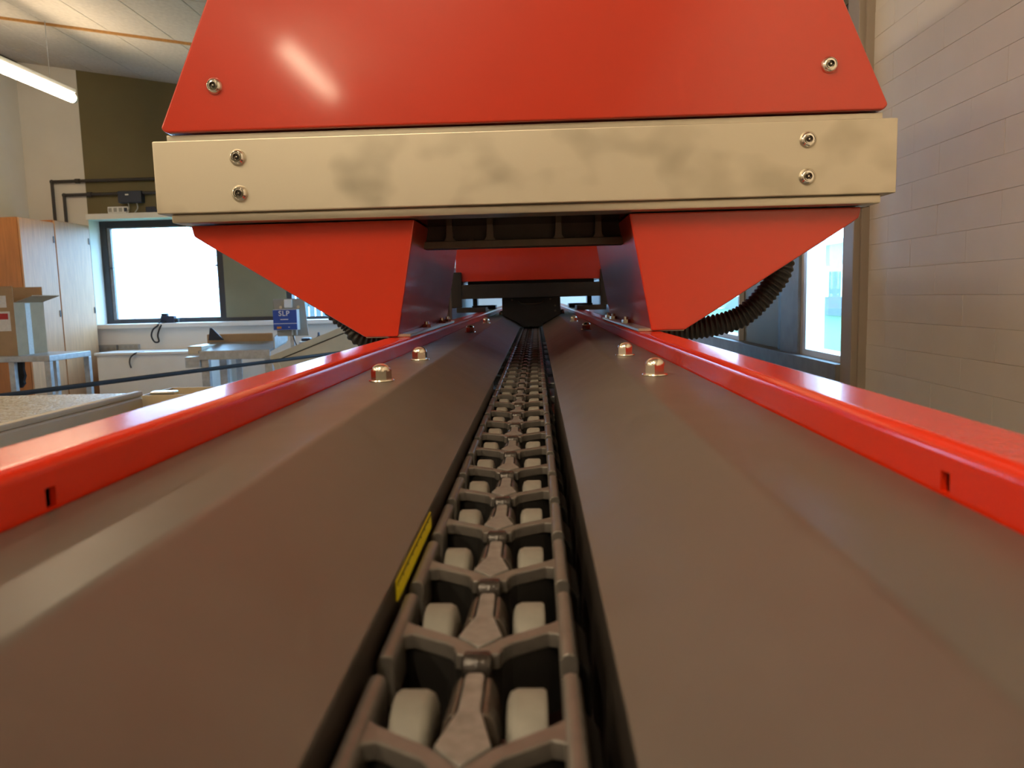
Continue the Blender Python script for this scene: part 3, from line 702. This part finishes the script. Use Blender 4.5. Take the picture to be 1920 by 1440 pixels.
box(bm, x0, fx, y0, y0+th, zt+th, cz1); box(bm, x0, fx, y1-th, y1, zt+th, cz1); box(bm, x0, x0+th, y0+th, y1-th, zt+th, cz1); box(bm, fx-th, fx, y0+th, y1-th, zt+th, cz1-0.12); box(bm, x0, fx, y0, y1, zt, zt+th)
P0('carton', bm, CARTON, bx)
bm = bmesh.new(); M_ = Matrix.Translation((fx, 0, cz1-0.12)) @ Matrix.Rotation(math.radians(-18), 4, 'Y')
box(bm, 0, 0.15, y0+0.01, y1-0.01, -0.004, 0.003, M=M_); P0('flap', bm, CARTON, bx)
bm = bmesh.new(); box(bm, fx-0.001, fx+0.0015, y0+0.13, y0+0.19, zt, cz1-0.13); P0('packing_tape', bm, PAPER, bx)
bm = bmesh.new(); box(bm, fx-0.2, fx-0.055, y0-0.0015, y0, cz1-0.16, cz1-0.07); P0('shipping_label', bm, PAPER, bx)
bm = bmesh.new(); box(bm, fx-0.2, fx-0.035, y0-0.0015, y0, cz1-0.34, cz1-0.19); lb = P0('shipping_label', bm, PAPER, bx)
bm = bmesh.new(); box(bm, fx-0.19, fx-0.05, y0-0.0025, y0-0.0015, cz1-0.25, cz1-0.205); link_obj('printed_band', bm, LABELRED, lb)
# black cloth hanging below the trolley top
bm = bmesh.new(); cx, cy = at(42, 690, 5.8).x, 5.76
ol = [(-0.05, 0.0), (-0.045, -0.05), (-0.055, -0.10), (-0.04, -0.14), (-0.045, -0.16), (-0.01, -0.20), (0.0, -0.205), (0.03, -0.17), (0.025, -0.15), (0.04, -0.11), (0.03, -0.06), (0.035, 0.0)]
prism(bm, [(cx+a, zt-0.046+b) for a, b in ol], cy, cy+0.03, 'y', bev=0.006, seg=2)
tag(link_obj('black_cloth', bm, CLOTH, smooth=True), 'black cloth hanging under the steel trolley top', 'cloth')

# low white sideboard, sockets, cables
sb = thing('white_sideboard', (-3.3, 8.6, 0), 'low white sideboard under the bright window', 'cabinet')
zs = at(200, 662, 8.4).z
bm = bmesh.new(); box(bm, -4.90, -3.62, 8.42, YB, 0.05, zs-0.025); P0('body', bm, WHITEP, sb)
bm = bmesh.new(); box(bm, -4.92, -3.60, 8.40, YB, zs-0.025, zs, bev=0.004); P0('top', bm, WHITEP, sb, smooth=True)
bm = bmesh.new(); box(bm, -4.86, -3.66, 8.46, YB-0.02, 0, 0.05); P0('plinth', bm, WHITEP, sb)
for px0, px1, py0, py1, lab in ((183, 222, 646, 661, 'double-row grey socket strip on the wall beside the wardrobe'), (226, 263, 645, 655, 'narrow grey socket strip on the wall under the camera')):
    a, b_ = at(px0, py1, YB), at(px1, py0, YB)
    s_ = thing('socket_strip', ((a.x+b_.x)/2, YB, a.z), lab, 'socket', 'socket strips under the window')
    bm = bmesh.new(); box(bm, a.x, b_.x, YB-0.05, YB, a.z, b_.z, bev=0.006); P0('housing', bm, SOCKGREY, s_, smooth=True)
    for k in range(4):
        xx = a.x+(b_.x-a.x)*(k+0.5)/4
        bm = bmesh.new(); cyl(bm, (xx, YB-0.052, (a.z+b_.z)/2), (xx, YB-0.045, (a.z+b_.z)/2), 0.02, 12); P0('outlet', bm, GREYPL, s_)
bm = bmesh.new(); tube(bm, spline([at(270, 660, 8.5), at(255, 662, 8.4), at(245, 670, 8.39), at(243, 680, 8.39), at(246, 690, 8.39)], 8), 0.008, 8)
tag(link_obj('grey_cable', bm, PIPEM, smooth=True), 'dark cable curving over the edge of the white sideboard', 'cable')
# camera with strap on the sill
cmr = thing('photo_camera', tuple(at(317, 606, YB+0.05)), 'small black camera with a dangling strap on the window sill', 'camera')
zc = OZ0+0.03; a = at(303, 600, YB+0.05).x; b_ = at(332, 600, YB+0.05).x
bm = bmesh.new(); box(bm, a, b_-0.02, YB+0.02, YB+0.09, zc, zc+0.085, bev=0.008); box(bm, a+0.005, a+0.08, YB+0.03, YB+0.08, zc+0.08, zc+0.115, bev=0.006); P0('body', bm, NAVY, cmr, smooth=True)
bm = bmesh.new(); cyl(bm, (b_-0.03, YB+0.05, zc+0.03), (b_+0.02, YB+0.05, zc+0.03), 0.027, 16); P0('lens', bm, BLACKM, cmr, smooth=True)
bm = bmesh.new()
tube(bm, spline([(a+0.01, YB+0.02, zc+0.04), at(296, 610, YB-0.065), at(287, 618, YB-0.075), at(284, 630, YB-0.075), at(290, 641, YB-0.075), at(298, 640, YB-0.075), at(296, 628, YB-0.07), at(301, 612, YB-0.068), (a+0.06, YB+0.02, zc+0.02)], 8), 0.010, 8)
P0('strap', bm, CLOTH, cmr, smooth=True)

# pipes, junction box and boxes above the window
def pipe(pts, label, r=0.018):
    t = thing('conduit_pipe', tuple(pts[0]), label, 'pipe', 'dark conduit pipes on the back wall')
    bm = bmesh.new()
    for a, b_ in zip(pts, pts[1:]): cyl(bm, a, b_, r, 10)
    P0('tube', bm, PIPEM, t, smooth=True)
    bm = bmesh.new(); bmesh.ops.create_icosphere(bm, subdivisions=2, radius=r*1.35, matrix=Matrix.Translation(pts[1])); P0('elbow', bm, PIPEM, t, smooth=True)
    q = Vector(pts[1])+Vector((0.28, 0, 0)); bm = bmesh.new(); cyl(bm, q, q+Vector((0.05, 0, 0)), r*1.5, 10); cyl(bm, q+Vector((.025, 0, 0)), q+Vector((.025, 0.05, 0)), 0.01, 8); P0('clip', bm, PIPEM, t)
yp = YB-0.04
pa = at(97, 341, yp); pb = at(120, 366, yp)
pipe([Vector((pa.x, yp, R(0.925))), pa, Vector((-3.2, yp, pa.z))], 'upper dark conduit pipe bending down behind the wardrobe')
pipe([Vector((pb.x, yp, R(0.925))), pb, Vector((-3.2, yp, pb.z))], 'lower dark conduit pipe bending down behind the wardrobe')
j0, j1 = at(229, 382, YB), at(271, 359, YB)
jb = thing('junction_box', ((j0.x+j1.x)/2, YB, j0.z), 'dark junction box on the lower conduit pipe above the window', 'junction box')
bm = bmesh.new(); box(bm, j0.x, j1.x, YB-0.09, YB, j0.z, j1.z, bev=0.008); P0('box', bm, NAVY, jb, smooth=True)
bm = bmesh.new(); box(bm, j0.x+0.09, j0.x+0.13, YB-0.093, YB-0.089, j1.z-0.05, j1.z-0.035); P0('mark', bm, WHITEP, jb)
for dx in (0.09, 0.19):
    bm = bmesh.new(); tube(bm, spline([(j0.x+dx, YB-0.04, j0.z+.01), (j0.x+dx+0.02, YB-0.06, j0.z-0.06), (j0.x+dx-0.02, YB-0.05, OZ1+0.02)], 6), 0.007, 8); P0('cable', bm, SOCKGREY, jb, smooth=True)
s0, s1 = at(201, 399, YB-0.03), at(239, 387, YB-0.03)
so = thing('white_socket_strip', ((s0.x+s1.x)/2, YB, s0.z), 'white socket strip lying on the ledge above the window', 'socket')
bm = bmesh.new(); box(bm, s0.x, s1.x, YB-0.02, YB+0.0015, OZ1+0.0205, OZ1+0.095, bev=0.006); P0('housing', bm, WHITEP, so, smooth=True)
for k in range(4):
    xx = s0.x+(s1.x-s0.x)*(k+.5)/4; bm = bmesh.new(); box(bm, xx-0.02, xx+0.02, YB-0.0225, YB-0.019, OZ1+0.035, OZ1+0.08, bev=0.002); P0('outlet', bm, SOCKGREY if k < 3 else NAVY, so)
q0, q1 = at(272, 398, YB-0.03), at(312, 388, YB-0.03)
ad = thing('blue_adapter', ((q0.x+q1.x)/2, YB, q0.z), 'dark blue power adapter lying on the ledge above the window', 'adapter')
bm = bmesh.new(); box(bm, q0.x, q0.x+0.12, YB-0.019, YB+0.0015, OZ1+0.0205, OZ1+0.085, bev=0.01); P0('body', bm, NAVY, ad, smooth=True)
bm = bmesh.new(); box(bm, q0.x+0.115, q1.x, YB-0.019, YB+0.0015, OZ1+0.0205, OZ1+0.05, bev=0.008); P0('plug', bm, NAVY, ad, smooth=True)

# ------------------------------------------------------------------ work table with steel tray, sign box, board, tilted cover
YT = 6.5
wt = thing('steel_tray_table', (-2.6, YT, 0), 'grey steel tray table with upturned side flaps in front of the window', 'table')
def X(px, Y=YT): return at(px, 640, Y).x
def Z(py, px=430, Y=YT): return at(px, py, Y).z
zt0 = Z(657); zt1 = Z(641, Y=YT+0.45)
bm = bmesh.new()
vs8 = [(X(370), YT, zt0), (X(505), YT, zt0), (X(505), YT+0.45, zt1), (X(352), YT+0.45, zt1)]
A = [bm.verts.new(v) for v in vs8]; B = [bm.verts.new((v[0], v[1], v[2]-0.02)) for v in vs8]
bm.faces.new(A); bm.faces.new(B[::-1])
for i in range(4): bm.faces.new([A[i], B[i], B[(i+1) % 4], A[(i+1) % 4]])
P0('tray', bm, GALVD, wt)
bm = bmesh.new(); box(bm, X(372), X(505), YT-0.004, YT+0.02, Z(674), zt0-0.001, bev=0.003); P0('front_lip', bm, GALV, wt)
bm = bmesh.new(); box(bm, X(348), X(374), YT+0.03, YT+0.40, Z(664), Z(648), bev=0.004); P0('side_block', bm, STEELP, wt)
bm = bmesh.new(); box(bm, X(344), X(372), YT+0.0, YT+0.10, Z(688), Z(668), bev=0.003); P0('control_box', bm, GALV, wt)
for px in (372, 492):
    for yy in (YT+0.02, YT+0.40):
        bm = bmesh.new(); box(bm, X(px), X(px)+0.07, yy, yy+0.05, 0, Z(674), bev=0.004); P0('leg', bm, GALV, wt)
bm = bmesh.new(); prism(bm, [(X(350), Z(642)), (X(354), Z(617)), (X(358), Z(617)), (X(381), Z(642))], YT+0.44, YT+0.452, 'y'); P0('side_flap', bm, NAVY, wt)
bm = bmesh.new(); fl = [(YT+0.10, Z(655)-0.01), (YT+0.45, zt1), (YT+0.45, zt1+0.13), (YT+0.10, Z(640, Y=YT)+0.02)]
prism(bm, fl, X(505), X(505)+0.012, 'x'); fo = P0('side_flap', bm, GALV, wt)
# brown board leaning on the tray behind
bm = bmesh.new(); box(bm, X(388, 7.0), X(512, 7.0), 7.0, 7.02, 0.76, Z(626, Y=7.0), bev=0.01)
bo = tag(link_obj('brown_board', bm, CARTON, smooth=True), 'brown board standing upright behind the steel tray table', 'board')
bo_leg = boxo('stand', GALV, (X(440, 7.0), X(450, 7.0), 7.0, 7.02, 0, 0.76), bo)
# sign unit
YS = 6.2
sg = thing('sign_unit', (X(540, YS), YS, 0), 'blue control unit lettered SLP on a grey backing plate', 'control unit')
def sx(px): return at(px, 600, YS).x
def sz(py): return at(540, py, YS).z
bm = bmesh.new(); prism(bm, [(sx(508), sz(560)), (sx(567), sz(560)), (sx(572), sz(631)), (sx(513), sz(631))], YS+0.075, YS+0.085, 'y'); P0('backing_plate', bm, GREYPL, sg)
bm = bmesh.new(); box(bm, sx(511.5), sx(557), YS+0.008, YS+0.075, sz(619), sz(580), bev=0.003); P0('enclosure', bm, WHITEP, sg)
bm = bmesh.new(); box(bm, sx(511.5)+.003, sx(557)-.003, YS, YS+0.008, sz(619)+.003, sz(580)-.003); fp = P0('front_face', bm, BLUEBOX, sg)
bm = bmesh.new(); box(bm, sx(512)+.003, sx(557)-.003, YS-0.001, YS, sz(607), sz(606)); P0('divider', bm, WHITETXT, sg)
bm = bmesh.new(); box(bm, sx(518.5), sx(527), YS-0.002, YS, sz(616), sz(612), bev=0.001); P0('button', bm, ORANGE, sg)
bm = bmesh.new(); box(bm, sx(540), sx(543), YS-0.002, YS, sz(614), sz(613)); P0('button', bm, WHITETXT, sg)
bm = bmesh.new(); box(bm, sx(530), sx(545), YS+0.05, YS+0.075, sz(577), sz(561), bev=0.006); P0('bracket', bm, WHITEP, sg, smooth=True)
for px in (523, 556):
    bm = bmesh.new(); cyl(bm, (sx(px), YS+0.06, sz(576)), (sx(px), YS+0.08, sz(576)), 0.012, 12); P0('bolt', bm, STEELP, sg)
for px in (544, 552):
    bm = bmesh.new(); cyl(bm, (sx(px), YS+0.04, sz(629)), (sx(px), YS+0.04, sz(618)), 0.008, 8); P0('cable_gland', bm, GALV, sg)
bm = bmesh.new(); tube(bm, spline([(sx(545), YS+0.04, sz(629)), (sx(546), YS+0.05, sz(638)), (sx(547), YS+0.10, sz(650))], 6), 0.005, 8); P0('cable', bm, PIPEM, sg)
bm = bmesh.new(); box(bm, sx(536), sx(536)+0.03, YS+0.086, YS+0.116, 0, sz(600)); P0('post', bm, GALV, sg)
def letters(txt, size, x, y, z, parent, name, space=1.0):
    cu = bpy.data.curves.new(name, 'FONT'); cu.body = txt; cu.size = size; cu.extrude = 0.0006; cu.align_x = 'CENTER'; cu.space_character = space; cu.offset = size*0.012
    to = bpy.data.objects.new(name, cu); C.objects.link(to); bpy.context.view_layer.update()
    me = bpy.data.meshes.new_from_object(to.evaluated_get(bpy.context.evaluated_depsgraph_get()))
    bpy.data.objects.remove(to); me.materials.clear(); me.materials.append(WHITETXT)
    o = bpy.data.objects.new(name, me); C.objects.link(o); o.parent = parent; o.matrix_parent_inverse = Matrix.Translation(-parent.location)
    o.location = (x, y, z); o.rotation_euler = (math.pi/2, 0, 0); return o
letters('SLP', 0.058, sx(533), YS-0.0008, sz(592), sg, 'lettering', 1.1)
bm = bmesh.new(); box(bm, sx(525.5), sx(540.5), YS-0.001, YS, sz(599.6), sz(598.2)); P0('printed_line', bm, WHITETXT, sg)

# tilted cream cover
YW = 5.6
cv = thing('tilted_cream_cover', (at(590, 660, YW).x, YW, 0), 'cream metal housing tilted up to the right behind the left red rail', 'housing')
p0 = at(505, 668, YW); p1 = at(655, 607, YW); d = (p1-p0); L = math.hypot(d.x, d.z); ang = math.atan2(d.z, d.x)
M_ = Matrix.Translation((p0.x, YW, p0.z)) @ Matrix.Rotation(-ang, 4, 'Y')
bm = bmesh.new(); box(bm, 0.0, L, 0, 0.40, -0.045, 0.0, bev=0.006, M=M_); P0('lid', bm, CREAM, cv, smooth=True)
bm = bmesh.new(); box(bm, 0.06, L-0.02, 0.012, 0.39, -0.052, -0.045, M=M_); P0('seal', bm, SOCKET, cv)
bm = bmesh.new(); box(bm, 0.04, L, 0.006, 0.40, -0.19, -0.052, bev=0.006, M=M_); P0('body', bm, CREAM, cv, smooth=True)
bm = bmesh.new(); box(bm, 0.0, 0.045, 0.0, 0.40, -0.16, -0.040, bev=0.004, M=M_); P0('end_strip', bm, CREAM, cv, smooth=True)
bm = bmesh.new(); box(bm, p0.x+0.15, p0.x+0.45, YW+0.1, YW+0.3, 0, p0.z-0.08); P0('stand', bm, GALV, cv)
# small dark items on a window-side shelf behind the cover
sh = thing('pale_side_table', (-1.6, 7.4, 0), 'pale table between the blue control unit and the tilted housing', 'table')
za = at(590, 640, 7.3).z
bm = bmesh.new(); box(bm, at(560, 640, 7.3).x, at(700, 640, 7.3).x, 7.3, 7.9, za-0.03, za, bev=0.004); P0('top', bm, GALV, sh)
for x in (at(562, 640, 7.3).x, at(690, 640, 7.3).x):
    for y in (7.32, 7.83):
        bm = bmesh.new(); box(bm, x, x+0.04, y, y+0.04, 0, za-0.03); P0('leg', bm, GALV, sh)
bm = bmesh.new(); c_ = at(598, 634, 7.4); lathe(bm, [(0, 0), (0.03, 0), (0.03, 0.03), (0.012, 0.05), (0.010, 0.08), (0, 0.085)], (c_.x, 7.4, za), (0, 0, 1), 16)
tag(link_obj('dark_flask', bm, NAVY, smooth=True), 'small dark flask on the pale table', 'flask')
bm = bmesh.new(); c_ = at(573, 634, 7.4); box(bm, c_.x-0.04, c_.x+0.05, 7.38, 7.46, za, za+0.03, bev=0.01)
tag(link_obj('dark_clamp', bm, NAVY, smooth=True), 'small dark clamp lying on the pale table', 'clamp')

# ------------------------------------------------------------------ far end beyond the carriages, blue pipe at the right
ft = thing('white_work_bench', (0, 6.6, 0), 'white work bench beyond the far end of the track', 'bench')
bm = bmesh.new(); box(bm, -0.7, 0.8, 6.2, 7.0, R(-0.24), R(-0.20), bev=0.004); P0('top', bm, WHITEP, ft, smooth=True)
for x in (-0.66, 0.72):
    for y in (6.25, 6.92):
        bm = bmesh.new(); box(bm, x, x+0.04, y, y+0.04, 0, R(-0.24)); P0('leg', bm, GALV, ft)
bp = thing('blue_pipe', tuple(at(1560, 40, 2.32)), 'pale blue pipe slanting up beside the grey post', 'pipe')
a = at(1520, 92, 2.42); b_ = at(1625, -75, 2.30)
bm = bmesh.new(); cyl(bm, a, b_, 0.023, 20); P0('tube', bm, BLUEPIPE, bp, smooth=True)
bm = bmesh.new(); d = (a-b_).normalized(); cyl(bm, a-d*0.03, a+d*0.03, 0.029, 20); P0('coupling', bm, BLACKM, bp, smooth=True)
bm = bmesh.new(); cyl(bm, (a.x, a.y, a.z), (XW+0.002, a.y, a.z), 0.010, 10); P0('wall_bracket', bm, BLACKM, bp, smooth=True)
